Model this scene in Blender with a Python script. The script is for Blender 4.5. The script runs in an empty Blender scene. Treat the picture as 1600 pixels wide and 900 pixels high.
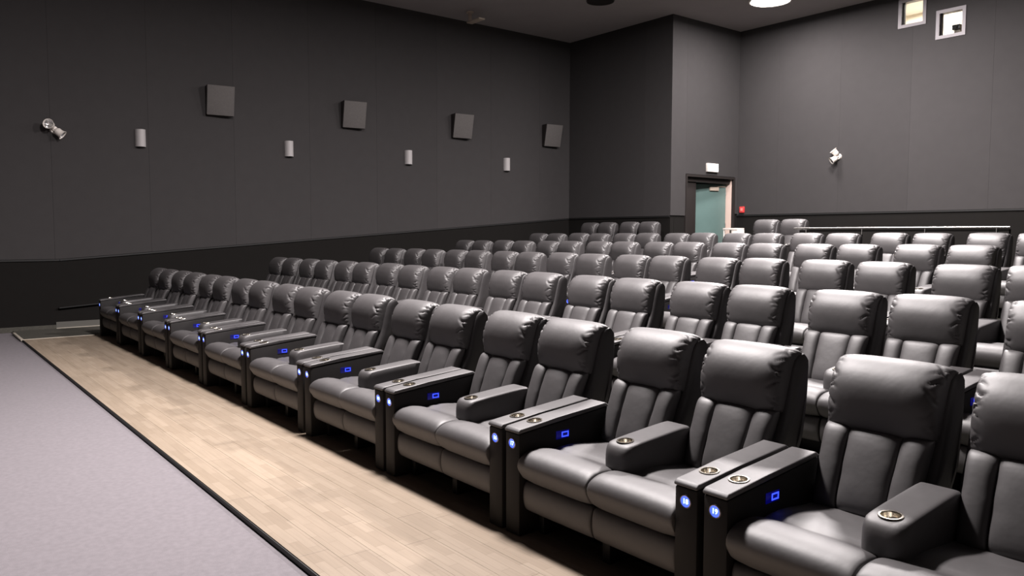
import bpy, bmesh, math, random
from mathutils import Vector, Matrix
random.seed(7)
S = bpy.context.scene
COL = S.collection
PI = math.pi

# ---------------------------------------------------------------- camera
cam = bpy.data.cameras.new('camera'); cam_o = bpy.data.objects.new('camera', cam); COL.objects.link(cam_o)
cam.sensor_width = 36.0; cam.lens = 1226.88 / 1600 * 36; cam.clip_start = 0.05; cam.clip_end = 200
YAW, PITCH, ROLL = math.radians(51.6794), math.radians(3.8587), math.radians(0.0757)
fw = Vector((-math.sin(YAW)*math.cos(PITCH), math.cos(YAW)*math.cos(PITCH), -math.sin(PITCH)))
rt = Vector((math.cos(YAW), math.sin(YAW), 0)); up = rt.cross(fw)
r2 = rt*math.cos(ROLL) + up*math.sin(ROLL); u2 = up*math.cos(ROLL) - rt*math.sin(ROLL)
Mx = Matrix((r2, u2, -fw)).transposed().to_4x4(); Mx.translation = Vector((15.7711, -2.9174, 1.8272))
cam_o.matrix_world = Mx
S.camera = cam_o
# ---------------------------------------------------------------- world and lights
W = bpy.data.worlds.new('world'); S.world = W; W.use_nodes = True
W.node_tree.nodes['Background'].inputs[0].default_value = (0.5, 0.48, 0.5, 1)
W.node_tree.nodes['Background'].inputs[1].default_value = 0.0
S.view_settings.view_transform = 'Standard'; S.view_settings.look = 'None'
S.view_settings.exposure = 0.0; S.view_settings.gamma = 1.0; S.view_settings.use_curve_mapping = False
CEIL = 7.47
LIGHTS = [  # x, y, power of the round ceiling lamps
    (4.55, 13.8, 270), (7.2, 12.2, 730),
    (9.0, 7.8, 1700),
    (3.6, 2.0, 30), (9.4, 1.0, 1650)]
for lx, ly, lp in LIGHTS:
    l = bpy.data.lights.new('lamp_light', 'AREA'); l.shape = 'DISK'; l.size = 1.1; l.energy = lp
    l.color = (1.0, 0.93, 0.92)
    o = bpy.data.objects.new('lamp_light', l); COL.objects.link(o); o.location = (lx, ly, CEIL - 0.13)

# ---------------------------------------------------------------- materials
def mat(name, col, rough=0.6, metal=0.0, spec=0.5, emit=None, estr=0.0):
    m = bpy.data.materials.new(name); m.use_nodes = True
    b = m.node_tree.nodes['Principled BSDF']
    b.inputs['Base Color'].default_value = (*col, 1); b.inputs['Roughness'].default_value = rough
    b.inputs['Metallic'].default_value = metal; b.inputs['Specular IOR Level'].default_value = spec
    if emit:
        b.inputs['Emission Color'].default_value = (*emit, 1); b.inputs['Emission Strength'].default_value = estr
    return m
def nd(m, t, **k):
    n = m.node_tree.nodes.new(t)
    for a, v in k.items(): setattr(n, a, v)
    return n
def lk(m, a, b): m.node_tree.links.new(a, b)
def bump(m, scale, strength, dist=0.002, coord='Object', detail=3, stretch=None):
    tc = nd(m, 'ShaderNodeTexCoord'); n = nd(m, 'ShaderNodeTexNoise'); bp = nd(m, 'ShaderNodeBump')
    n.inputs['Scale'].default_value = scale; n.inputs['Detail'].default_value = detail
    bp.inputs['Strength'].default_value = strength; bp.inputs['Distance'].default_value = dist
    src = tc.outputs[coord]
    if stretch:
        mp = nd(m, 'ShaderNodeMapping'); mp.inputs['Scale'].default_value = stretch
        lk(m, src, mp.inputs['Vector']); src = mp.outputs[0]
    lk(m, src, n.inputs['Vector']); lk(m, n.outputs[0], bp.inputs['Height'])
    lk(m, bp.outputs[0], m.node_tree.nodes['Principled BSDF'].inputs['Normal'])
    return n
def vary(m, c1, c2, scale, coord='Object', detail=4, rnd=0.0, stretch=None):
    tc = nd(m, 'ShaderNodeTexCoord'); n = nd(m, 'ShaderNodeTexNoise'); r = nd(m, 'ShaderNodeValToRGB')
    n.inputs['Scale'].default_value = scale; n.inputs['Detail'].default_value = detail
    r.color_ramp.elements[0].position = 0.3; r.color_ramp.elements[1].position = 0.7
    r.color_ramp.elements[0].color = (*c1, 1); r.color_ramp.elements[1].color = (*c2, 1)
    src = tc.outputs[coord]
    if stretch:
        mp = nd(m, 'ShaderNodeMapping'); mp.inputs['Scale'].default_value = stretch
        lk(m, src, mp.inputs['Vector']); src = mp.outputs[0]
    lk(m, src, n.inputs['Vector']); lk(m, n.outputs[0], r.inputs[0])
    out = r.outputs[0]
    if rnd:
        oi = nd(m, 'ShaderNodeObjectInfo'); mr = nd(m, 'ShaderNodeMapRange'); mx = nd(m, 'ShaderNodeVectorMath', operation='SCALE')
        mr.inputs[3].default_value = 1 - rnd; mr.inputs[4].default_value = 1 + rnd
        lk(m, oi.outputs['Random'], mr.inputs[0]); lk(m, out, mx.inputs[0]); lk(m, mr.outputs[0], mx.inputs['Scale'])
        out = mx.outputs[0]
    lk(m, out, m.node_tree.nodes['Principled BSDF'].inputs['Base Color'])

M = {}
M['leather'] = mat('black_leather', (0.066, 0.060, 0.0615), 0.58, spec=1.0)
M['leather'].node_tree.nodes['Principled BSDF'].inputs['Coat Weight'].default_value = 0.25
M['leather'].node_tree.nodes['Principled BSDF'].inputs['Coat Roughness'].default_value = 0.68
vary(M['leather'], (0.040, 0.0362, 0.0372), (0.048, 0.0438, 0.045), 9.0, rnd=0.06)
bump(M['leather'], 14.0, 0.30, 0.006, detail=2)
M['leather_shaded'] = mat('black_leather_shaded', (0.014, 0.0125, 0.0125), 0.6, spec=0.25)  # same black leather, with the shade on the arm sides put into its colour
bump(M['leather_shaded'], 60.0, 0.15, 0.001)
M['plastic'] = mat('black_plastic', (0.008, 0.008, 0.008), 0.5)
M['chrome'] = mat('polished_steel', (0.90, 0.84, 0.74), 0.22, 1.0)
bump(M['chrome'], 30, 0.05, 0.001)
M['steel'] = mat('brushed_steel', (0.62, 0.60, 0.58), 0.35, 1.0)
bump(M['steel'], 40, 0.1, 0.001, stretch=(1, 20, 20))
M['rim'] = mat('light_rim', (0.45, 0.42, 0.50), 0.3, 0.8)
M['blue'] = mat('blue_lit_disc', (0.02, 0.03, 0.3), 0.3, emit=(0.06, 0.12, 1.0), estr=1.8)
M['digit'] = mat('lit_digits', (0.6, 0.8, 1), 0.3, emit=(0.45, 0.75, 1.0), estr=4.0)
M['port'] = mat('blue_port_glow', (0.02, 0.02, 0.3), 0.3, emit=(0.03, 0.06, 1.0), estr=2.2)
M['port_dark'] = mat('port_housing', (0.01, 0.01, 0.05), 0.25, emit=(0.0, 0.0, 0.25), estr=0.3)

def fabric(name, c, rnd):
    m = mat(name, c, 0.95, spec=0.15)
    vary(m, tuple(x*0.97 for x in c), tuple(x*1.03 for x in c), 5.0, rnd=rnd)
    bump(m, 260, 0.25, 0.001)
    return m
M['fabric'] = fabric('grey_wall_fabric', (0.050, 0.047, 0.0475), 0.03)
M['dado'] = fabric('black_wainscot_carpet', (0.011, 0.010, 0.0093), 0.03)
M['dadotrim'] = mat('black_trim', (0.008, 0.008, 0.008), 0.6)
bump(M['dadotrim'], 50, 0.1, 0.001)
M['ceil'] = mat('ceiling_paint', (0.36, 0.33, 0.335), 0.9, spec=0.2)
vary(M['ceil'], (0.35, 0.32, 0.325), (0.37, 0.34, 0.345), 1.2)
M['carpet'] = mat('lilac_grey_carpet', (0.30, 0.275, 0.315), 0.97, spec=0.1)
vary(M['carpet'], (0.185, 0.171, 0.182), (0.215, 0.198, 0.211), 26.0, detail=8)
bump(M['carpet'], 320, 0.6, 0.003)
M['aisle'] = mat('olive_grey_step_carpet', (0.08, 0.077, 0.066), 0.97, spec=0.1)
vary(M['aisle'], (0.07, 0.067, 0.058), (0.095, 0.091, 0.078), 40.0, detail=6)
bump(M['aisle'], 300, 0.5, 0.003)
# planks: three-strip laminate, strips drawn by a brick pattern in world metres
M['plank'] = mat('oak_laminate', (0.5, 0.4, 0.3), 0.48, spec=0.4)
def plank_mat(m):
    g = nd(m, 'ShaderNodeNewGeometry'); br = nd(m, 'ShaderNodeTexBrick')
    br.offset = 0.37; br.offset_frequency = 2
    br.inputs['Color1'].default_value = (0.32, 0.257, 0.195, 1); br.inputs['Color2'].default_value = (0.262, 0.206, 0.152, 1)
    br.inputs['Mortar'].default_value = (0.21, 0.16, 0.115, 1)
    br.inputs['Scale'].default_value = 1.0; br.inputs['Mortar Size'].default_value = 0.0012
    br.inputs['Brick Width'].default_value = 0.36; br.inputs['Row Height'].default_value = 0.19/3
    br.inputs['Bias'].default_value = -0.2
    lk(m, g.outputs['Position'], br.inputs['Vector'])
    n = nd(m, 'ShaderNodeTexNoise'); n.inputs['Scale'].default_value = 6; n.inputs['Detail'].default_value = 5
    mp = nd(m, 'ShaderNodeMapping'); mp.inputs['Scale'].default_value = (0.6, 9, 1)
    lk(m, g.outputs['Position'], mp.inputs[0]); lk(m, mp.outputs[0], n.inputs['Vector'])
    mr = nd(m, 'ShaderNodeMapRange'); mr.inputs[3].default_value = 0.84; mr.inputs[4].default_value = 1.14
    lk(m, n.outputs[0], mr.inputs[0])
    oi = nd(m, 'ShaderNodeObjectInfo'); mr2 = nd(m, 'ShaderNodeMapRange'); mr2.inputs[3].default_value = 0.93; mr2.inputs[4].default_value = 1.07
    lk(m, oi.outputs['Random'], mr2.inputs[0])
    mu = nd(m, 'ShaderNodeMath', operation='MULTIPLY'); lk(m, mr.outputs[0], mu.inputs[0]); lk(m, mr2.outputs[0], mu.inputs[1])
    sc = nd(m, 'ShaderNodeVectorMath', operation='SCALE'); lk(m, br.outputs[0], sc.inputs[0]); lk(m, mu.outputs[0], sc.inputs['Scale'])
    lk(m, sc.outputs[0], m.node_tree.nodes['Principled BSDF'].inputs['Base Color'])
plank_mat(M['plank'])
M['speaker'] = mat('grey_speaker_cloth', (0.155, 0.145, 0.142), 0.9, spec=0.2)
vary(M['speaker'], (0.115, 0.107, 0.104), (0.130, 0.121, 0.118), 30); bump(M['speaker'], 400, 0.3, 0.001)
M['sconce'] = mat('pale_grey_metal', (0.42, 0.40, 0.40), 0.55)
bump(M['sconce'], 60, 0.05, 0.001)
M['white'] = mat('white_plastic', (0.78, 0.73, 0.68), 0.4)
bump(M['white'], 40, 0.05, 0.001)
M['white_frame'] = mat('painted_window_frame', (0.27, 0.25, 0.265), 0.5)
bump(M['white_frame'], 40, 0.05, 0.001)
M['reflector'] = mat('lamp_reflector', (0.8, 0.8, 0.8), 0.2, 0.9)
M['teal'] = mat('teal_door_paint', (0.135, 0.235, 0.225), 0.45)
vary(M['teal'], (0.108, 0.175, 0.165), (0.125, 0.198, 0.186), 2.0)
M['jamb'] = mat('pink_beige_paint', (0.72, 0.55, 0.48), 0.6)
vary(M['jamb'], (0.70, 0.53, 0.46), (0.74, 0.57, 0.50), 3.0)
M['frame_dark'] = mat('dark_door_frame', (0.022, 0.018, 0.017), 0.5)
bump(M['frame_dark'], 30, 0.1, 0.001)
M['red'] = mat('red_plastic', (0.75, 0.06, 0.06), 0.4)
bump(M['red'], 40, 0.05, 0.001)
M['sign'] = mat('lit_sign', (0.9, 0.9, 0.88), 0.4, emit=(1.0, 0.93, 0.88), estr=3.0)
M['diffuser'] = mat('lamp_diffuser', (0.9, 0.9, 0.9), 0.4, emit=(1.0, 0.95, 0.93), estr=34.0)
M['booth'] = mat('booth_cream_paint', (0.80, 0.72, 0.60), 0.8)
vary(M['booth'], (0.78, 0.70, 0.58), (0.82, 0.74, 0.62), 2.0)
M['beige'] = mat('beige_metal', (0.55, 0.46, 0.38), 0.5)
M['blackeq'] = mat('black_equipment', (0.02, 0.018, 0.02), 0.4)
def glass_mat():
    m = bpy.data.materials.new('window_glass'); m.use_nodes = True
    nt = m.node_tree; nt.nodes.remove(nt.nodes['Principled BSDF'])
    t = nd(m, 'ShaderNodeBsdfTransparent'); g = nd(m, 'ShaderNodeBsdfGlossy'); f = nd(m, 'ShaderNodeFresnel'); x = nd(m, 'ShaderNodeMixShader')
    t.inputs[0].default_value = (0.93, 0.95, 0.96, 1); g.inputs['Roughness'].default_value = 0.02
    f.inputs[0].default_value = 1.3
    lk(m, f.outputs[0], x.inputs[0]); lk(m, t.outputs[0], x.inputs[1]); lk(m, g.outputs[0], x.inputs[2])
    lk(m, x.outputs[0], nt.nodes['Material Output'].inputs[0])
    return m
M['glass'] = glass_mat()

# ---------------------------------------------------------------- mesh helpers
def finish(bm, name, m, sharp=40):
    bmesh.ops.recalc_face_normals(bm, faces=bm.faces)
    me = bpy.data.meshes.new(name); bm.to_mesh(me); bm.free()
    if m: me.materials.append(m)
    if sharp:
        me.shade_smooth(); me.set_sharp_from_angle(angle=math.radians(sharp))
    return me
def link(name, me, parent=None, loc=(0, 0, 0), rot=(0, 0, 0), scale=(1, 1, 1)):
    o = bpy.data.objects.new(name, me); COL.objects.link(o)
    o.location = loc; o.rotation_euler = rot; o.scale = scale; o.parent = parent
    return o
def empty(name, loc=(0, 0, 0), rot=(0, 0, 0)):
    o = bpy.data.objects.new(name, None); COL.objects.link(o); o.location = loc; o.rotation_euler = rot
    o.empty_display_size = 0.1
    return o
def tag(o, label, cat, group=None):
    o['label'] = label; o['category'] = cat
    if group: o['group'] = group
    return o
def struct(o): o['kind'] = 'structure'; return o
def add_box(bm, x0, x1, y0, y1, z0, z1, bev=0.0, seg=2):
    r = bmesh.ops.create_cube(bm, size=1.0)
    vs = r['verts']
    for v in vs:
        v.co = Vector(((x0+x1)/2 + v.co.x*(x1-x0), (y0+y1)/2 + v.co.y*(y1-y0), (z0+z1)/2 + v.co.z*(z1-z0)))
    if bev:
        es = list({e for v in vs for e in v.link_edges})
        bmesh.ops.bevel(bm, geom=es, offset=bev, segments=seg, affect='EDGES', profile=0.5)
def box(name, m, x0, x1, y0, y1, z0, z1, bev=0.0, sharp=40):
    bm = bmesh.new(); add_box(bm, x0, x1, y0, y1, z0, z1, bev); return finish(bm, name, m, sharp)
def add_prism(bm, pts, x0, x1, bev=0.0, seg=2):
    """closed (y,z) polygon extruded along x"""
    a = [bm.verts.new((x0, y, z)) for y, z in pts]; b = [bm.verts.new((x1, y, z)) for y, z in pts]
    n = len(pts); fs = [bm.faces.new(a), bm.faces.new(b[::-1])]
    for i in range(n): fs.append(bm.faces.new((a[i], b[i], b[(i+1) % n], a[(i+1) % n])))
    if bev:
        es = list({e for f in fs for e in f.edges})
        bmesh.ops.bevel(bm, geom=es, offset=bev, segments=seg, affect='EDGES', profile=0.5)
def add_cyl(bm, p0, p1, r0, r1=None, n=20, caps=True):
    p0, p1 = Vector(p0), Vector(p1); d = p1 - p0; r1 = r0 if r1 is None else r1
    q = Vector((0, 0, 1)).rotation_difference(d.normalized())
    A = [bm.verts.new(p0 + q @ Vector((r0*math.cos(2*PI*i/n), r0*math.sin(2*PI*i/n), 0))) for i in range(n)]
    B = [bm.verts.new(p1 + q @ Vector((r1*math.cos(2*PI*i/n), r1*math.sin(2*PI*i/n), 0))) for i in range(n)]
    for i in range(n): bm.faces.new((A[i], A[(i+1) % n], B[(i+1) % n], B[i]))
    if caps: bm.faces.new(A[::-1]); bm.faces.new(B)
def add_lathe(bm, prof, n=24, close=False):
    """prof: (radius, z) from bottom to top; about the z axis"""
    rings = []
    for r, z in prof:
        if r < 1e-6: rings.append([bm.verts.new((0, 0, z))])
        else: rings.append([bm.verts.new((r*math.cos(2*PI*i/n), r*math.sin(2*PI*i/n), z)) for i in range(n)])
    if close: rings.append(rings[0])
    for A, B in zip(rings, rings[1:]):
        for i in range(n):
            j = (i+1) % n
            if len(A) == 1 and len(B) == 1: continue
            if len(A) == 1: bm.faces.new((A[0], B[j], B[i]))
            elif len(B) == 1: bm.faces.new((A[i], A[j], B[0]))
            else: bm.faces.new((A[i], A[j], B[j], B[i]))
def catmull(pts, n):
    """closed smooth curve through pts, resampled to n points by arc length"""
    P = [Vector(p) for p in pts]; k = len(P); out = []
    for i in range(k):
        p0, p1, p2, p3 = P[i-1], P[i], P[(i+1) % k], P[(i+2) % k]
        for s in range(12):
            t = s/12
            out.append(0.5*((2*p1) + (p2-p0)*t + (2*p0-5*p1+4*p2-p3)*t*t + (3*p1-p0-3*p2+p3)*t**3))
    L = [0.0]
    for a, b in zip(out, out[1:]+out[:1]): L.append(L[-1] + (b-a).length)
    res = []; j = 0
    for i in range(n):
        d = L[-1]*i/n
        while L[j+1] < d: j += 1
        t = (d-L[j])/max(L[j+1]-L[j], 1e-9)
        res.append(out[j].lerp(out[(j+1) % len(out)], t))
    return res
def pillow(name, m, prof, x0, x1, n=32, st=14, p=4.0, ka=0.35, axis=None, pucker=None, keep=0.0, mod=None, lens=None):
    """a stuffed shape: closed (y,z) profile swept along x, thinning to its rim at both ends"""
    C = catmull(prof, n); c = sum(C, Vector((0, 0)))/n
    if axis is None: axis = (0, 1)
    t = Vector(axis).normalized(); nn = Vector((t.y, -t.x))
    bm = bmesh.new(); rings = []
    for i in range(st+1):
        u = -math.cos(PI*i/st)                       # denser near the ends
        u = math.copysign(abs(u)**0.85, u)
        s = max(0.0, 1-abs(u)**p)**(1.0/p); s = keep + (1-keep)*s
        x = (x0+x1)/2 + u*(x1-x0)/2
        ring = []
        for j, q in enumerate(C):
            d = q - c; a = d.dot(t); b = d.dot(nn)
            sa = 1-(1-s)*ka
            v = c + t*(a*sa) + nn*(b*s)
            if pucker:
                w = pucker(u, j/n)
                v = v - (q-c).normalized()*w
            xx = x
            if mod: xx, v = mod(u, x, v)
            ring.append(bm.verts.new((xx, v.x, v.y)))
        rings.append(ring)
    for A, B in zip(rings, rings[1:]):
        for j in range(n): bm.faces.new((A[j], A[(j+1) % n], B[(j+1) % n], B[j]))
    bm.faces.new(rings[0]); bm.faces.new(rings[-1][::-1])
    return finish(bm, name, m, 55)

# ================================================================ SETTING
D, H, U = 2.2821, 0.1652, 1.5            # row spacing, row rise, width of a double seat
XL, XR = -1.676, 17.2
YF, YB, YR, XB = -8.0, 13.04, 15.89, 2.22
LAND_Y, LAND_Z = 10.80, 0.965
SC = -0.03                                # level of the front carpet

# floor: wood-look base with planks, stepped platforms, front carpet
floor = struct(link('floor', box('floor', M['aisle'], XL, XR, YF, YR+0.1, -0.25, SC-0.012, 0, 0)))
fc = link('carpet_front', box('carpet_front', M['carpet'], XL, XR, YF, -1.20, SC-0.011, SC, 0, 0), floor)
link('subfloor', box('subfloor', M['frame_dark'], -0.10, XR, -1.18, 1.10, SC-0.011, -0.0101, 0, 0), floor)
link('aisle_carpet', box('aisle_carpet', M['aisle'], XL, -0.115, -1.17, 1.12, SC-0.011, 0.0, 0, 0), floor)
PW, PL = 0.19, 1.2
pm = box('plank', M['plank'], 0.0007, PL-0.0007, 0.0007, PW-0.0007, -0.010, 0.0, 0.0006, 0)
for r in range(8):
    x = -0.10 - random.random()*0.9
    while x < XR:
        a = max(x, -0.10); b = min(x+PL, XR)
        if b-a > 0.05:
            if b-a > PL-1e-6: me = pm
            else: me = box('plank', M['plank'], 0.0007, b-a-0.0007, 0.0007, PW-0.0007, -0.010, 0.0, 0.0006, 0)
            link('plank', me, floor, (a, -1.18+r*PW, 0))
        x += PL
link('walkway_rear', box('walkway_rear', M['plank'], -0.10, XR, -1.18+8*PW, 1.12, -0.010, 0.0, 0, 0), floor)
for k in range(1, 5):
    z = k*H; y0 = k*D-1.16; y1 = (k+1)*D-1.16 if k < 4 else LAND_Y
    link('seating_platform', box('seating_platform', M['aisle'], XL, XR, y0, y1, SC-0.01, z, 0.0, 0), floor)
link('rear_landing', box('rear_landing', M['aisle'], XL, XR, LAND_Y, YR, SC-0.01, LAND_Z, 0.0, 0), floor)

def line_trim(name, m, p0, p1, w, h):
    p0, p1 = Vector(p0), Vector(p1); d = p1-p0; L = d.length
    bm = bmesh.new(); add_box(bm, 0, L, -w/2, w/2, -h/2, h/2, min(w, h)*0.2, 1)
    me = finish(bm, name, m, 40)
    o = link(name, me, None, p0, (0, 0, 0))
    o.rotation_euler = d.to_track_quat('X', 'Z').to_euler()
    return struct(o)
line_trim('trim_1', M['dadotrim'], (-0.10, -1.19, -0.014), (XR, -1.19, -0.014), 0.011, 0.030)      # black strip between carpet and planks
M['pale'] = mat('pale_metal_strip', (0.55, 0.50, 0.42), 0.4)
bump(M['pale'], 60, 0.05, 0.001)
line_trim('trim_2', M['pale'], (-0.108, -1.2, -0.004), (-0.108, 1.12, -0.004), 0.022, 0.026)       # steel strip along the planks' end
line_trim('trim_3', M['pale'], (-1.33, -1.19, -0.008), (-0.10, -1.19, -0.008), 0.05, 0.034)
line_trim('trim_9', M['pale'], (XL+0.03, -0.45, 0.004), (XL+0.03, 1.1, 0.004), 0.03, 0.012)        # steel nosing before the side aisle

# walls as slabs behind fabric panels
def dado_left(y): return 1.352 if y < -0.35 else 1.352 + (y+0.35)*0.0732
def face_slab(name, m, origin, ax, pts, depth, holes=None, bev=0.001):
    """flat piece with outline pts (a,z), a along ax ('x' or 'y'); thickness towards the wall's back"""
    bm = bmesh.new(); f = []; b = []
    sgn = {'y': Vector((-1, 0, 0)), 'x': Vector((0, 1, 0))}[ax]
    for a, z in pts:
        p = Vector((origin, a, z)) if ax == 'y' else Vector((a, origin, z))
        f.append(bm.verts.new(p)); b.append(bm.verts.new(p + sgn*depth))
    n = len(pts); bm.faces.new(f); bm.faces.new(b[::-1])
    for i in range(n): bm.faces.new((f[i], b[i], b[(i+1) % n], f[(i+1) % n]))
    if bev:
        bmesh.ops.bevel(bm, geom=list(bm.edges), offset=bev, segments=1, affect='EDGES')
    return finish(bm, name, m, 30)
G = 0.001
wl = struct(link('wall_left', box('wall_left', M['dado'], XL-0.25, XL, YF, YB+0.2, -0.2, CEIL, 0, 0)))
pw = 1.755; y = -7.45 + 0.0
ys = [-0.43 + pw*k for k in range(-5, 8)]; ys = [v for v in ys if YF < v < YB-0.3]
ed = [YF] + ys + [YB]
for a, b in zip(ed, ed[1:]):
    pts = [(a+G, dado_left(a)), (b-G, dado_left(b)), (b-G, CEIL), (a+G, CEIL)]
    if a < -0.35 < b: pts = [(a+G, dado_left(a)), (-0.35, 1.352), (b-G, dado_left(b)), (b-G, CEIL), (a+G, CEIL)]
    link('fabric_panel', face_slab('fabric_panel', M['fabric'], XL+0.035, 'y', pts, 0.035), wl)
# block beside the rear corner: front face and the face with the door
wb = struct(link('wall_rear_block', box('wall_rear_block', M['dado'], XL-0.25, XB-0.45, YB, YB+0.15, -0.2, CEIL, 0, 0)))
xs = [XL+0.04, XL+1.5, XL+3.0, XB]
for a, b in zip(xs, xs[1:]):
    link('fabric_panel', face_slab('fabric_panel', M['fabric'], YB-0.03, 'x', [(a+G, 2.335), (b-G, 2.335), (b-G, CEIL), (a+G, CEIL)], 0.03), wb)
link('wainscot', box('wainscot', M['dado'], XB-0.46, XB-0.0, YB-0.004, YB+0.14, -0.2, CEIL, 0, 0), wb)
DY0, DY1, DZ = 13.66, 15.66, 3.38        # doorway
wd = struct(link('wall_rear_side', box('wall_rear_side', M['dado'], XB-0.3, XB, YB+0.15, DY0, -0.2, CEIL, 0, 0)))
link('wall_segment', box('wall_segment', M['dado'], XB-0.3, XB, DY1, YR, -0.2, CEIL, 0, 0), wd)
link('wall_segment', box('wall_segment', M['dado'], XB-0.3, XB, DY0, DY1, DZ, CEIL, 0, 0), wd)
for pts in ([(YB-0.03+G, 2.345), (DY0-0.06, 2.345), (DY0-0.06, CEIL), (YB-0.03+G, CEIL)],
            [(DY0-0.06+G, DZ+0.07), (DY1+0.06, DZ+0.07), (DY1+0.06, CEIL), (DY0-0.06+G, CEIL)],
            [(DY1+0.06+G, 2.43), (YR-0.03, 2.43), (YR-0.03, CEIL), (DY1+0.06+G, CEIL)]):
    link('fabric_panel', face_slab('fabric_panel', M['fabric'], XB+0.03, 'y', pts, 0.03), wd)
# rear wall with two booth windows
WIN = [(6.66, 7.235, 6.69, 7.29), (7.52, 8.09, 6.28, 6.86)]
def cells(name, m, xs, zs, y0, y1, sk):
    bm = bmesh.new()
    for a, b in zip(xs, xs[1:]):
        for c, d in zip(zs, zs[1:]):
            mx, mz = (a+b)/2, (c+d)/2
            if any(h[0] < mx < h[1] and h[2] < mz < h[3] for h in sk): continue
            add_box(bm, a, b, y0, y1, c, d)
    bmesh.ops.remove_doubles(bm, verts=bm.verts, dist=1e-5)
    return finish(bm, name, m, 0)
HX = sorted({h[i] for h in WIN for i in (0, 1)}); HZ = sorted({h[i] for h in WIN for i in (2, 3)})
wr = struct(link('wall_rear', cells('wall_rear', M['dado'], [XB-0.3]+HX+[XR], [-0.2]+HZ+[CEIL], YR, YR+0.2, WIN)))
xs = [XB+0.03] + [3.50 + 1.737*k for k in range(0, 8)]
xs = [v for v in xs if v < XR-0.2] + [XR]
for a, b in zip(xs, xs[1:]):
    hx = [a+G] + [v for v in HX if a+G < v < b-G] + [b-G]
    link('fabric_panel', cells('fabric_panel', M['fabric'], hx, [2.405]+HZ+[CEIL], YR-0.03, YR-0.001, WIN), wr)
struct(link('wall_right', box('wall_right', M['dado'], XR, XR+0.2, YF, YR+0.2, -0.2, 2.2, 0, 0)))
struct(link('wall_right_upper', box('wall_right_upper', M['fabric'], XR, XR+0.2, YF, YR+0.2, 2.2, CEIL, 0, 0)))
struct(link('wall_front', box('wall_front', M['dado'], XL-0.2, XR+0.2, YF-0.2, YF, -0.2, CEIL, 0, 0)))
struct(link('ceiling', box('ceiling', M['ceil'], XL-0.3, XR+0.3, YF-0.3, YR+0.25, CEIL, CEIL+0.15, 0, 0)))

# dark chair-rail under the panels
line_trim('trim_4', M['dadotrim'], (XL+0.012, YF, 1.33), (XL+0.012, -0.35, 1.33), 0.024, 0.04)
line_trim('trim_5', M['dadotrim'], (XL+0.012, -0.35, 1.33), (XL+0.012, YB, dado_left(YB)-0.022), 0.024, 0.04)
line_trim('trim_6', M['dadotrim'], (XL, YB-0.014, 2.312), (XB, YB-0.014, 2.312), 0.024, 0.044)
line_trim('trim_7', M['dadotrim'], (XB, YR-0.014, 2.382), (XR, YR-0.014, 2.382), 0.024, 0.044)
# baseboard of the left wall, and the low rail over it that climbs with the aisle
line_trim('baseboard_left', M['aisle'], (XL+0.01, YF, 0.02), (XL+0.01, -0.45, 0.02), 0.02, 0.10)
bm = bmesh.new()
for k in range(0, 6):
    ya = -0.45 if k == 0 else (k*D-1.16 if k < 5 else LAND_Y)
    yb = (k+1)*D-1.16 if k < 4 else (LAND_Y if k == 4 else YB)
    z = k*H if k < 5 else LAND_Z
    add_box(bm, XL, XL+0.02, ya, yb, z, z+0.125)
struct(link('baseboard_aisle', finish(bm, 'baseboard_aisle', mat('grey_baseboard', (0.10, 0.096, 0.085), 0.6), 0)))
line_trim('trim_8', M['dadotrim'], (XL+0.05, -0.40, 0.40), (XL+0.05, 9.5, 0.40+9.9*0.0724), 0.04, 0.03)

# booth windows
def booth_window(i, h):
    x0, x1, z0, z1 = h; w = 0.045
    bm = bmesh.new()
    for a in ((x0-0.03, x0+w, z0-0.03, z1+0.03), (x1-w, x1+0.03, z0-0.03, z1+0.03), (x0+w, x1-w, z0-0.03, z0+w), (x0+w, x1-w, z1-w, z1+0.03)):
        add_box(bm, a[0], a[1], YR-0.05, YR-0.031, a[2], a[3])
    # reveal lining
    add_box(bm, x0, x0+0.02, YR-0.031, YR+0.22, z0, z1); add_box(bm, x1-0.02, x1, YR-0.031, YR+0.22, z0, z1)
    add_box(bm, x0+0.02, x1-0.02, YR-0.031, YR+0.22, z0, z0+0.02); add_box(bm, x0+0.02, x1-0.02, YR-0.031, YR+0.22, z1-0.02, z1)
    root = struct(link('window_%d' % i, finish(bm, 'window_frame', M['white_frame'], 30)))
    link('pane', box('pane', M['glass'], x0+0.02, x1-0.02, YR+0.09, YR+0.096, z0+0.02, z1-0.02, 0, 0), root)
    link('sash', box('sash', M['frame_dark'], x0+0.02, x0+0.055, YR+0.07, YR+0.12, z0+0.02, z1-0.02, 0, 0), root)
for i, h in enumerate(WIN): booth_window(i+1, h)
# the projection booth behind them: a lit cream room
bx0, bx1, by0, by1, bz0, bz1 = 4.6, 9.6, YR+0.2, YR+3.0, 5.1, 7.75
BOOTH_FLOOR = bz0
struct(link('wall_booth', box('wall_booth', M['booth'], bx0-0.1, bx1+0.1, by1, by1+0.1, bz0, bz1, 0, 0)))
for nm, a, mm in (('wall_booth_left', (bx0-0.1, bx0, by0, by1, bz0, bz1), 'booth'), ('wall_booth_right', (bx1, bx1+0.1, by0, by1, bz0, bz1), 'booth'),
              ('floor_booth', (bx0-0.1, bx1+0.1, by0, by1, bz0-0.1, bz0), 'booth'), ('ceiling_booth', (bx0-0.1, bx1+0.1, by0, by1, bz1, bz1+0.1), 'white'),
              ('wall_booth_front', (bx0-0.1, bx1+0.1, by0, by0+0.02, CEIL+0.16, bz1), 'booth')):
    struct(link(nm, box(nm, M[mm], *a, 0, 0)))
bl = bpy.data.lights.new('booth_lamp_light', 'AREA'); bl.shape = 'RECTANGLE'; bl.size = 1.8; bl.size_y = 1.2; bl.energy = 150; bl.color = (1, 0.97, 0.92)
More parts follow.
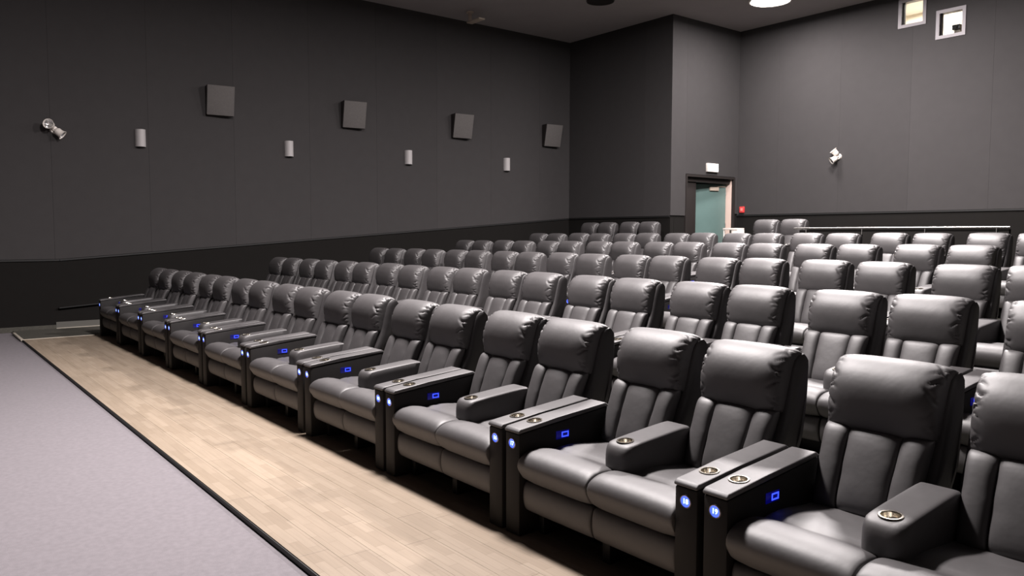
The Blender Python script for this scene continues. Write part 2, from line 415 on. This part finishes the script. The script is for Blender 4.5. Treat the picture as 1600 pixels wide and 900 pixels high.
bo = bpy.data.objects.new('booth_lamp_light', bl); COL.objects.link(bo); bo.location = (6.3, YR+2.0, 7.70)

# doorway in the block's side: frame, dark side leaf, teal leaf ajar, corridor
bm = bmesh.new()
f = 0.06
add_box(bm, XB-0.02, XB+0.05, DY0-f, DY0, LAND_Z, DZ+f); add_box(bm, XB-0.02, XB+0.05, DY1, DY1+f, LAND_Z, DZ+f)
add_box(bm, XB-0.02, XB+0.05, DY0, DY1, DZ, DZ+f)
door = struct(link('door_1', finish(bm, 'door_frame', M['frame_dark'], 0)))
link('jamb', box('jamb', M['jamb'], XB-0.30, XB-0.021, DY1-0.025, DY1, LAND_Z, DZ, 0, 0), door)
link('side_panel', box('side_panel', M['frame_dark'], XB-0.16, XB-0.11, DY0+0.01, DY0+0.55, LAND_Z, DZ-0.01, 0.004), door)
link('head_panel', box('head_panel', M['frame_dark'], XB-0.26, XB-0.06, DY0+0.01, DY1-0.03, DZ-0.12, DZ-0.01, 0.004), door)
LEAFW = 1.30; HING = (XB-0.20, DY1-0.05); ANG = math.radians(10)
leaf = link('door_leaf', box('door_leaf', M['teal'], -0.022, 0.022, -LEAFW, 0, 0.01, DZ-0.14-LAND_Z, 0.003), door, (HING[0], HING[1], LAND_Z), (0, 0, -ANG))
bm = bmesh.new(); add_box(bm, 0.022, 0.075, -0.62, -0.30, 2.10, 2.205, 0.008); add_box(bm, 0.035, 0.06, -0.36, -0.05, 2.21, 2.225, 0.003)
link('door_closer', finish(bm, 'door_closer', M['beige'], 40), leaf)
bm = bmesh.new()
for hz in (0.25, 1.15, 2.05): add_cyl(bm, (0.03, -0.004, hz-0.05), (0.03, -0.004, hz+0.05), 0.012, n=10)
link('hinges', finish(bm, 'hinges', M['steel'], 40), leaf)
bm = bmesh.new(); add_box(bm, 0.04, 0.06, -LEAFW+0.07, -LEAFW+0.10, 0.85, 1.2, 0.004); add_box(bm, 0.022, 0.045, -LEAFW+0.075, -LEAFW+0.095, 0.87, 0.90); add_box(bm, 0.022, 0.045, -LEAFW+0.075, -LEAFW+0.095, 1.15, 1.18)
link('door_handle', finish(bm, 'door_handle', M['beige'], 40), leaf)
bm = bmesh.new()
add_box(bm, XB-2.2, XB-2.1, YB+0.15, YR+0.6, LAND_Z, DZ+0.2); add_box(bm, XB-2.1, XB-0.3, YR+0.5, YR+0.6, LAND_Z, DZ+0.2)
add_box(bm, XB-2.1, XB-0.3, YB+0.15, YR+0.5, DZ+0.1, DZ+0.2); add_box(bm, XB-2.1, XB-0.3, YR, YR+0.5, LAND_Z-0.1, LAND_Z)
struct(link('wall_corridor', finish(bm, 'wall_corridor', M['frame_dark'], 0)))

# knee wall with a steel rail in front of the landing
bm = bmesh.new(); add_box(bm, 7.30, 10.92, LAND_Y+0.04, LAND_Y+0.12, LAND_Z, 1.93)
struct(link('wall_knee', finish(bm, 'wall_knee', M['dado'], 0)))
rl = empty('hand_rail', (7.2, LAND_Y+0.02, 1.95)); tag(rl, 'thin steel hand rail along the top of the low black wall on the rear landing', 'rail')
bm = bmesh.new(); add_cyl(bm, (0.0, 0, 0.012), (3.74, 0, 0.012), 0.015, n=14); link('rail_bar', finish(bm, 'rail_bar', M['steel'], 40), rl)
for k, xx in enumerate((0.25, 1.35, 2.45, 3.55)):
    bm = bmesh.new(); add_cyl(bm, (xx, 0.0, 0.01), (xx, 0.0, -0.10), 0.008, n=8); add_cyl(bm, (xx, -0.004, -0.10), (xx, 0.022, -0.10), 0.008, n=8)
    link('bracket', finish(bm, 'bracket', M['steel'], 40), rl)

# ================================================================ CHAIRS
def cut(me, cutters):
    """subtract the cutters' volume from a mesh"""
    o = bpy.data.objects.new('tmp', me); COL.objects.link(o); cs = []
    for c in cutters:
        co = bpy.data.objects.new('tmpc', c); COL.objects.link(co); cs.append(co)
        md = o.modifiers.new('b', 'BOOLEAN'); md.operation = 'DIFFERENCE'; md.object = co; md.solver = 'EXACT'
    bpy.context.view_layer.update()
    dg = bpy.context.evaluated_depsgraph_get()
    out = bpy.data.meshes.new_from_object(o.evaluated_get(dg))
    for x in [o]+cs: bpy.data.objects.remove(x)
    out.name = me.name
    out.shade_smooth(); out.set_sharp_from_angle(angle=math.radians(35))
    return out

A0, A1 = 0.018, 0.152                 # outer arm span in x, left arm
YA = 0.755
def top_z(y): return 0.628 + 0.098*y
arm_pts = [(0.0, 0.0), (0.0, top_z(0)), (YA, top_z(YA)), (YA, 0.0)]
bm = bmesh.new(); add_prism(bm, arm_pts, A0, A1, 0.010, 2)
CH = (0.085, 0.175)                   # cup holder in the left arm
CR = 0.040
def cyl_mesh(x, y, z0, z1, r):
    b = bmesh.new(); add_cyl(b, (x, y, z0), (x, y, z1), r, n=28); return finish(b, 'c', None, 0)
arm_me = finish(bm, 'armrest', M['leather_shaded'], 35)
arm_me = cut(arm_me, [cyl_mesh(CH[0], CH[1], 0.57, 0.72, CR)])
bm = bmesh.new()
pad = [(-0.006, top_z(0)+0.003), (-0.008, top_z(0)+0.018), (0.012, top_z(0)+0.033), (0.3, top_z(0.3)+0.034), (YA-0.03, top_z(YA)+0.030), (YA+0.004, top_z(YA)+0.010), (YA, top_z(YA)+0.003)]
add_prism(bm, pad, A0-0.003, A1+0.003, 0.008, 3)
pad_me = finish(bm, 'arm_pad', M['leather'], 40)
pad_me = cut(pad_me, [cyl_mesh(CH[0], CH[1], 0.57, 0.74, CR)])
# cup holder
bm = bmesh.new()
add_lathe(bm, [(0.0, -0.055), (0.034, -0.055), (0.0385, -0.045), (0.0385, -0.002), (0.041, 0.004), (0.049, 0.004), (0.051, 0.0), (0.049, -0.002), (0.0392, -0.004), (0.0390, -0.057), (0.0, -0.057)], 32)
cup_me = finish(bm, 'cup_holder', M['chrome'], 40)
SLOPE = math.atan(0.098)
# lit seat disc (faces -y)
bm = bmesh.new(); add_lathe(bm, [(0.0, 0.003), (0.0265, 0.003), (0.027, 0.0)], 28)
disc_me = finish(bm, 'number_light', M['blue'], 40)
bm = bmesh.new(); add_lathe(bm, [(0.0265, 0.0), (0.0268, 0.005), (0.030, 0.006), (0.033, 0.003), (0.0335, -0.001)], 28)
ring_me = finish(bm, 'light_rim', M['rim'], 50)
# charging port on the arm's inner side
bm = bmesh.new(); add_box(bm, 0, 0.004, -0.055, 0.055, -0.026, 0.026, 0.002)
port_me = finish(bm, 'charging_port', M['port_dark'], 30)
bm = bmesh.new()
for a in ((-0.012, 0.045, 0.010, 0.017), (-0.012, 0.045, -0.017, -0.010), (-0.012, -0.005, -0.010, 0.010), (0.038, 0.045, -0.010, 0.010)):
    add_box(bm, 0.004, 0.006, a[0], a[1], a[2], a[3])
portlight_me = finish(bm, 'port_light', M['port'], 0)

# centre armrest
cprof = [(0.20, 0.62), (0.195, 0.55), (0.205, 0.485), (0.25, 0.475), (0.45, 0.475), (0.72, 0.475), (0.74, 0.50), (0.74, 0.68), (0.72, 0.705), (0.45, 0.685), (0.27, 0.668), (0.222, 0.655)]
centre_me = pillow('centre_armrest', M['leather'], cprof, U/2-0.092, U/2+0.092, n=56, st=16, p=9, ka=0.10, axis=(1, 0.1), keep=0.5, mod=lambda u, x, v: (x, v if v.x > 0.40 else Vector((0.40-(0.40-v.x)*(1-0.14*abs(u)**5), v.y))))
centre_me = cut(centre_me, [cyl_mesh(U/2, 0.285, 0.60, 0.74, CR)])

# seat cushion (left): rolled front, crease, rear seat
SX0, SX1 = A1+0.004, U/2-0.002
sprof = [(0.035, 0.348), (0.002, 0.385), (-0.022, 0.44), (-0.008, 0.495), (0.05, 0.532), (0.14, 0.540), (0.225, 0.522), (0.262, 0.506), (0.30, 0.517), (0.42, 0.520), (0.60, 0.498), (0.72, 0.485), (0.76, 0.44), (0.72, 0.36), (0.40, 0.345), (0.12, 0.340)]
def seam_wrinkle(seed, amp):
    rr = random.Random(seed); ph = [rr.random()*6.28 for _ in range(4)]; fr = [rr.uniform(34, 62) for _ in range(4)]
    def f(u, t):
        e = max(0.0, (abs(u)-0.70)/0.30); e = math.sin(PI*min(1, e)**0.8)
        side = 0 if u < 0 else 2
        a = math.sin(fr[side]*2*t*PI/2+ph[side])+0.6*math.sin(fr[side+1]*t*PI+ph[side+1])
        return amp*e*max(a, -0.4)
    return f
seat_me = pillow('seat_cushion', M['leather'], sprof, SX0, SX1, n=64, st=22, p=5.0, ka=0.05, axis=(1, 0), keep=0.62, pucker=seam_wrinkle(3, 0.003))
fprof = [(0.036, 0.338), (0.016, 0.30), (0.012, 0.24), (0.028, 0.185), (0.055, 0.160), (0.075, 0.18), (0.08, 0.25), (0.07, 0.335)]
foot_me = pillow('footrest', M['leather'], fprof, SX0+0.006, SX1-0.004, n=32, st=18, p=5.0, ka=0.16, keep=0.45)

# backrest, centred on its own x
back_prof = [(0.66, 0.36), (0.70, 0.45), (0.79, 0.66), (0.875, 0.86), (0.915, 1.02), (0.955, 1.15), (1.02, 1.185), (1.075, 1.13), (1.085, 0.95), (1.055, 0.70), (0.99, 0.40), (0.95, 0.12), (0.90, 0.08), (0.82, 0.12), (0.72, 0.30)]
BW = 0.295
def back_mod(u, x, v):
    w = 1.0 if v.y > 0.72 else 1.0 - 0.10*min(1, (0.72-v.y)/0.2)
    return x*w, v
M['leather_half_shaded'] = mat('black_leather_half_shaded', (0.030, 0.027, 0.028), 0.55, spec=0.7)  # leather darkened partway, painting in the shade on the backrest's sides
bump(M['leather_half_shaded'], 14.0, 0.3, 0.006, detail=2)
back_me = pillow('backrest', M['leather_half_shaded'], back_prof, -BW, BW, n=56, st=18, p=7.0, ka=0.06, axis=(0.35, 1), keep=0.55, mod=back_mod)
ch_prof = [(0.705, 0.445), (0.660, 0.50), (0.672, 0.58), (0.725, 0.72), (0.775, 0.83), (0.815, 0.872), (0.88, 0.865), (0.86, 0.78), (0.80, 0.62), (0.75, 0.50)]
def channel(name, x0, x1, seed):
    rr = random.Random(seed); p1 = rr.random()*6
    def wr(u, t): return 0.0022*math.sin(t*38+p1)*max(0, abs(u)-0.45)*1.8
    def md(u, x, v):
        k = (v.y-0.45)/0.40
        return x*(0.90+0.10*min(1, max(0, k))), v
    return pillow(name, M['leather'], ch_prof, x0, x1, n=44, st=14, p=2.4, ka=0.05, axis=(0.42, 1), keep=0.30, pucker=wr, mod=md)
ch_me = [channel('back_channel', -0.262, -0.130, 1), channel('back_channel', -0.132, 0.132, 2), channel('back_channel', 0.130, 0.262, 3)]
# headrest pillow with gathered ends
h_prof = [(0.878, 0.844), (0.834, 0.853), (0.808, 0.892), (0.795, 0.962), (0.793, 1.035), (0.808, 1.10), (0.847, 1.158), (0.905, 1.199), (0.97, 1.215), (1.035, 1.203), (1.085, 1.16), (1.105, 1.08), (1.10, 0.97), (1.07, 0.87), (0.97, 0.84)]
def head(seed):
    rr = random.Random(seed)
    tabs = {}
    for s in (-1, 1):
        L = []; t = 0.02
        while t < 0.62:
            L.append((t, rr.uniform(0.008, 0.016), rr.uniform(0.006, 0.017), rr.uniform(0.74, 0.87))); t += rr.uniform(0.026, 0.055)
        tabs[s] = L
    def pk(u, t):
        s = 1 if u > 0 else -1; a = abs(u); w = 0.0
        for (tc, wd, am, st_) in tabs[s]:
            tt = t - 0.020*math.sin(a*13+tc*40)
            if abs(tt-tc) < wd*2 and a > st_:
                e = (a-st_)/(1-st_); e = math.sin(PI*min(1, e**0.9)*0.78)
                w += am*math.exp(-((tt-tc)/wd*1.7)**2)*e
        return w
    def md(u, x, v):
        return x*(1.0+0.10*max(0, (v.x-0.88)/0.2)), v
    return pillow('headrest', M['leather'], h_prof, -0.268, 0.268, n=120, st=44, p=3.2, ka=0.32, axis=(0.35, 1), keep=0.40, pucker=pk, mod=md)
head_me = [head(11), head(12), head(13)]
bm = bmesh.new()
add_box(bm, 0.17, U-0.17, 0.30, 0.92, 0.0, 0.10, 0.005); add_box(bm, 0.17, U-0.17, 0.12, 0.88, 0.22, 0.33, 0.005)
add_box(bm, 0.17, 0.22, 0.14, 0.90, 0.0, 0.30, 0.005); add_box(bm, U-0.22, U-0.17, 0.14, 0.90, 0.0, 0.30, 0.005); add_box(bm, U/2-0.03, U/2+0.03, 0.14, 0.90, 0.0, 0.30, 0.005)
base_me = finish(bm, 'base_frame', M['plastic'], 30)

def digits(n):
    c = bpy.data.curves.new('seat_number', 'FONT'); c.body = str(n); c.size = 0.034; c.align_x = 'CENTER'; c.align_y = 'CENTER'; c.extrude = 0.0006; c.offset = 0.0006; c.resolution_u = 2
    o = bpy.data.objects.new('t', c); COL.objects.link(o)
    bpy.context.view_layer.update()
    me = bpy.data.meshes.new_from_object(o.evaluated_get(bpy.context.evaluated_depsgraph_get()))
    bpy.data.objects.remove(o); me.name = 'seat_number'; me.materials.clear(); me.materials.append(M['digit'])
    return me

def make_unit():
    root = empty('double_recliner')
    link('base_frame', base_me, root)
    for s in (0, 1):
        sc = (1, 1, 1) if s == 0 else (-1, 1, 1); lx = 0 if s == 0 else U
        link('seat_cushion', seat_me, root, (lx, 0, 0), (0, 0, 0), sc)
        link('footrest', foot_me, root, (lx, 0, 0), (0, 0, 0), sc)
        b = link('backrest', back_me, root, (U/2 + (-0.34 if s == 0 else 0.34), 0, 0))
        for cm in ch_me: link('back_channel', cm, b)
        link('headrest', head_me[s], b)
        a = link('armrest', arm_me, root, (lx, 0, 0), (0, 0, 0), sc)
        link('arm_pad', pad_me, a)
        ch = link('cup_holder', cup_me, a, (CH[0], CH[1], top_z(CH[1])+0.0335), (SLOPE, 0, 0))
        link('number_light', disc_me, a, (0.085, 0.0, 0.564), (PI/2, 0, 0))
        rm = link('light_rim', ring_me, a, (0.085, 0.0, 0.564), (PI/2, 0, 0))
        if s == 0:
            pt = link('charging_port', port_me, a, (A1-0.001, 0.35, 0.578))
            link('port_light', portlight_me, a, (A1-0.001, 0.352, 0.578))
    c = link('centre_armrest', centre_me, root)
    link('cup_holder', cup_me, c, (U/2, 0.285, 0.671), (math.atan(0.085), 0, 0))
    return root
def copy_tree(o, parent=None):
    c = o.copy(); COL.objects.link(c); c.parent = parent
    for ch in KIDS.get(o.name, []): copy_tree(ch, c)
    return c
proto = make_unit()
KIDS = {}
for o in bpy.data.objects:
    if o.parent: KIDS.setdefault(o.parent.name, []).append(o)

ORD = ['first', 'second', 'third', 'fourth', 'fifth', 'sixth', 'seventh', 'eighth', 'ninth', 'tenth']
ROWN = ['front row', 'second row', 'third row', 'fourth row', 'fifth row']
N_IN_ROW = [10, 10, 9, 8, 8]
cnt = 0
def place(x, y, z, label, group):
    global cnt
    r = proto if cnt == 0 else copy_tree(proto)
    cnt += 1
    r.location = (x, y, z)
    tag(r, label, 'recliner', group)
    for ch in r.children:                      # each head pillow is gathered a little differently
        for g in ch.children:
            if g.name.startswith('headrest'):
                g.data = head_me[random.randrange(3)]
                if random.random() < 0.5: g.scale = (-1, 1, 1)
        if ch.name.startswith('seat_cushion') or ch.name.startswith('backrest'):
            ch.rotation_euler.x = random.uniform(-0.006, 0.006)
    return r
def row_label(r, k):
    n = 2*k+1
    if r == 0:
        if k == 8: return 'black leather double recliner in the front row, between its lit seat numbers 17 and 18'
        if k == 9: return 'black leather double recliner in the front row with lit seat number 19'
        if k == 0: return 'black double recliner at the left wall end of the front row, by the steel strip'
        return 'black leather double recliner in the front row, %s from its left wall end' % ORD[k]
    if k == 0: return 'black leather double recliner at the left wall end of the %s of seats' % ROWN[r]
    if k == N_IN_ROW[r]-1: return 'double recliner cut off by the right picture edge in the %s' % ROWN[r]
    return 'black leather double recliner in the %s, %s from its left wall end' % (ROWN[r], ORD[k])
for r in range(5):
    for k in range(N_IN_ROW[r]):
        u = place(k*U, r*D, r*H, row_label(r, k), 'double recliners in the ' + ROWN[r])
        if r == 0:
            for ch in u.children:
                if ch.name.startswith('armrest'):
                    right = ch.scale.x < 0
                    d = link('seat_number', digits(2*k+2 if right else 2*k+1), ch, (0.085, -0.0035, 0.564), (PI/2, 0, 0))
                    if right: d.scale = (-1, 1, 1)
Y6 = 11.52
place(-0.59, Y6, LAND_Z, 'dim double recliner on the rear landing in the corner by the left wall', 'double recliners on the rear landing')
place(0.91, Y6, LAND_Z, 'dim double recliner on the rear landing just left of the open teal door', 'double recliners on the rear landing')
place(5.06, Y6, LAND_Z, 'double recliner on the rear landing between the teal door and the steel rail', 'double recliners on the rear landing')

# ================================================================ THINGS ON THE WALLS
side = ['leftmost', 'second from left', 'third from left', 'rightmost']
# speakers
def speaker_mesh():
    w, h = 0.285, 0.31
    bm = bmesh.new()
    P = [(0.02, -h), (0.12, -h), (0.26, h), (0.02, h)]             # (x, z) tilts down
    A = [bm.verts.new((x, -w, z)) for x, z in P]; B = [bm.verts.new((x, w, z)) for x, z in P]
    bm.faces.new(A[::-1]); bm.faces.new(B)
    for i in range(4): bm.faces.new((A[i], A[(i+1) % 4], B[(i+1) % 4], B[i]))
    bmesh.ops.bevel(bm, geom=list(bm.edges), offset=0.012, segments=2, affect='EDGES')
    return finish(bm, 'cabinet', M['frame_dark'], 30)
spk_me = speaker_mesh()
bm = bmesh.new(); add_box(bm, -0.008, 0.014, -0.279, 0.279, -0.312, 0.312, 0.006); gr_me = finish(bm, 'grille', M['speaker'], 30)
bm = bmesh.new(); add_box(bm, 0.0, 0.03, -0.08, 0.08, -0.12, 0.12, 0.004); mt_me = finish(bm, 'wall_mount', M['plastic'], 30)
for k in range(4):
    s = empty('wall_speaker', (XL+0.035, 2.768+k*3.1547-0.0, 4.689), (0, 0, math.radians(-6)))
    tag(s, 'square grey wall speaker high on the left wall, %s of the four' % side[k], 'speaker', 'speakers along the left wall')
    link('cabinet', spk_me, s); link('wall_mount', mt_me, s)
    link('grille', gr_me, s, (0.192, 0, 0), (0, math.atan2(0.14, 0.62), 0))
# sconces: half cylinders
bm = bmesh.new(); n = 16; h = 0.175
A = [bm.verts.new((0.115*math.sin(PI*i/n), -0.10*math.cos(PI*i/n), -h)) for i in range(n+1)]
B = [bm.verts.new((v.co.x, v.co.y, h)) for v in A]
A2 = [bm.verts.new((v.co.x*0.93, v.co.y*0.95, -h)) for v in A]; B2 = [bm.verts.new((v.co.x*0.93, v.co.y*0.95, h)) for v in A]
for i in range(n):
    bm.faces.new((A[i], A[i+1], B[i+1], B[i])); bm.faces.new((A2[i], B2[i], B2[i+1], A2[i+1]))
    bm.faces.new((A[i], A2[i], A2[i+1], A[i+1])); bm.faces.new((B[i], B[i+1], B2[i+1], B2[i]))
sh_me = finish(bm, 'shade', M['sconce'], 40)
bm = bmesh.new(); add_box(bm, 0, 0.012, -0.095, 0.095, -0.16, 0.16, 0.003); add_cyl(bm, (0.05, 0, -0.05), (0.05, 0, 0.05), 0.025, n=12); add_box(bm, 0.01, 0.05, -0.01, 0.01, -0.01, 0.01)
sb_me = finish(bm, 'back_plate', M['frame_dark'], 30)
for k in range(4):
    s = empty('wall_sconce', (XL+0.035, 1.17+k*3.1547, 3.787))
    tag(s, 'pale half-round unlit sconce on the left wall below the speakers, %s of four' % side[k], 'sconce', 'sconces along the left wall')
    link('shade', sh_me, s); link('back_plate', sb_me, s)
# twin emergency lamps
def lamp_head(parent, direction):
    d = Vector(direction).normalized()
    bm = bmesh.new(); add_lathe(bm, [(0.0, -0.06), (0.045, -0.05), (0.072, -0.01), (0.07, 0.04), (0.078, 0.085), (0.094, 0.105), (0.096, 0.11), (0.086, 0.108), (0.078, 0.09)], 24)
    q = Vector((0, 0, 1)).rotation_difference(d).to_euler()
    o = link('lamp_head', finish(bm, 'lamp_head', M['white'], 50), parent, (0, 0, 0), q)
    bm = bmesh.new(); add_lathe(bm, [(0.0, 0.03), (0.035, 0.042), (0.062, 0.07), (0.079, 0.095)], 24)
    link('reflector', finish(bm, 'reflector', M['reflector'], 60), o)
    bm = bmesh.new(); add_lathe(bm, [(0.0, 0.035), (0.014, 0.04), (0.016, 0.06), (0.0, 0.075)], 12)
    link('bulb', finish(bm, 'bulb', M['white'], 60), o)
    return o
def emergency(loc, rz, d1, d2, o1, o2, label):
    t = empty('emergency_light', loc, (0, 0, rz)); tag(t, label, 'emergency light', 'twin-head emergency lights')
    bm = bmesh.new(); add_cyl(bm, (0, 0, 0), (0.05, 0, 0), 0.075, 0.065, 24); add_cyl(bm, (0.05, 0, 0), (0.09, 0, 0), 0.03, n=14)
    add_cyl(bm, (0.085, 0, 0), o1, 0.014, n=10); add_cyl(bm, (0.085, 0, 0), o2, 0.014, n=10)
    link('mounting', finish(bm, 'mounting', M['white'], 40), t)
    a = lamp_head(t, d1); a.location = o1
    b = lamp_head(t, d2); b.location = o2
emergency((XL+0.035, -0.37, 3.83), 0, (0.9, -0.5, 0.15), (0.35, 0.8, -0.7), (0.13, -0.07, 0.07), (0.11, 0.05, -0.04), 'white twin-head emergency light on the left wall, left of the sconces')
emergency((5.25, YR-0.03, 3.80), -PI/2, (0.45, -0.5, 0.75), (0.7, -0.6, -0.55), (0.11, -0.02, 0.075), (0.15, -0.02, -0.055), 'white twin-head emergency light on the rear wall below the booth windows')
# exit sign
t = empty('exit_sign', (XB+0.03, 14.66, 3.655)); tag(t, 'glowing white exit sign box above the teal door', 'sign')
link('housing', box('housing', M['white'], 0.0, 0.07, -0.23, 0.23, -0.115, 0.115, 0.008), t)
link('lit_face', box('lit_face', M['sign'], 0.0705, 0.076, -0.215, 0.215, -0.10, 0.10, 0.002), t)
# fire call point
t = empty('call_point', (2.43, YR-0.03, 2.545)); tag(t, 'small red fire call point on the rear wall right of the door', 'alarm')
link('housing', box('housing', M['red'], -0.075, 0.075, -0.05, 0.0, -0.085, 0.085, 0.008), t)
link('press_plate', box('press_plate', mat('pale_red_plate', (0.85, 0.25, 0.22), 0.4), -0.04, 0.04, -0.055, -0.05, -0.04, 0.04, 0.001), t)
# white stand near the door
t = empty('side_table', (3.56, 13.9, LAND_Z)); tag(t, 'white table with one thick end standing in front of the teal door', 'table')
link('tabletop', box('tabletop', M['white'], -0.21, 0.22, -0.15, 0.15, 1.00, 1.045, 0.004), t)
link('cabinet_end', box('cabinet_end', M['white'], 0.04, 0.23, -0.14, 0.14, 0.0, 0.999, 0.004), t)
link('leg', box('leg', M['white'], -0.20, -0.175, -0.14, -0.115, 0.0, 0.999, 0.002), t)
link('leg', box('leg', M['white'], -0.20, -0.175, 0.115, 0.14, 0.0, 0.999, 0.002), t)
# ceiling lamp in view
t = empty('ceiling_light', (4.55, 13.8, CEIL)); tag(t, 'bright round ceiling light above the rear rows', 'ceiling light')
bm = bmesh.new(); add_lathe(bm, [(0.0, 0.0), (0.50, 0.0), (0.50, -0.06), (0.47, -0.075), (0.44, -0.06), (0.44, -0.02), (0.0, -0.02)], 40); link('housing', finish(bm, 'housing', M['white'], 40), t)
bm = bmesh.new(); add_lathe(bm, [(0.0, -0.105), (0.22, -0.10), (0.38, -0.08), (0.437, -0.045), (0.437, -0.025), (0.0, -0.024)], 40); link('diffuser', finish(bm, 'diffuser', M['diffuser'], 40), t)
# ceiling bracket and vent
t = empty('ceiling_bracket', (-0.75, 9.0, CEIL)); tag(t, 'pinkish grey ceiling bracket with a flat arm near the left wall', 'bracket')
bm = bmesh.new(); add_cyl(bm, (-0.1, -0.15, 0), (-0.1, -0.15, -0.03), 0.10, 0.09, 18); add_cyl(bm, (-0.1, -0.15, -0.03), (-0.1, -0.15, -0.26), 0.045, n=14); link('stem', finish(bm, 'stem', M['beige'], 40), t)
bm = bmesh.new(); add_box(bm, -0.13, 0.42, -0.24, -0.06, -0.29, -0.25, 0.01); link('flat_arm', finish(bm, 'flat_arm', M['beige'], 40), t)
t = empty('ceiling_vent', (1.9, 10.75, CEIL)); tag(t, 'dark round vent in the ceiling above the left rear block', 'vent')
bm = bmesh.new(); add_lathe(bm, [(0.0, -0.01), (0.24, -0.01), (0.30, -0.03), (0.33, -0.03), (0.34, 0.0)], 32); link('rim', finish(bm, 'rim', M['frame_dark'], 40), t)
# projector head behind the right booth window
t = empty('projector', (7.58, YR+0.95, BOOTH_FLOOR)); tag(t, 'dark-topped beige projector on its stand seen through the lower booth window', 'projector')
link('pedestal', box('pedestal', M['beige'], -0.07, 0.07, -0.1, 0.25, 0.0, 1.50, 0.01), t)
link('lens_housing', box('lens_housing', M['blackeq'], -0.10, 0.08, -0.16, 0.3, 1.502, 1.62, 0.015), t)
bm = bmesh.new(); add_cyl(bm, (0.0, -0.24, 1.56), (0.0, -0.15, 1.56), 0.04, n=18); link('lens', finish(bm, 'lens', M['blackeq'], 40), t)
bm = bmesh.new(); add_cyl(bm, (0.05, 0.1, 1.62), (0.05, 0.1, 2.2), 0.012, n=10); link('conduit', finish(bm, 'conduit', M['beige'], 40), t)
link('control_box', box('control_box', M['blackeq'], 0.13, 0.27, -0.1, 0.2, 1.36, 1.52, 0.01), t)
bm = bmesh.new(); add_cyl(bm, (0.06, 0.05, 1.43), (0.15, 0.05, 1.43), 0.015, n=10); link('bracket_arm', finish(bm, 'bracket_arm', M['blackeq'], 40), t)
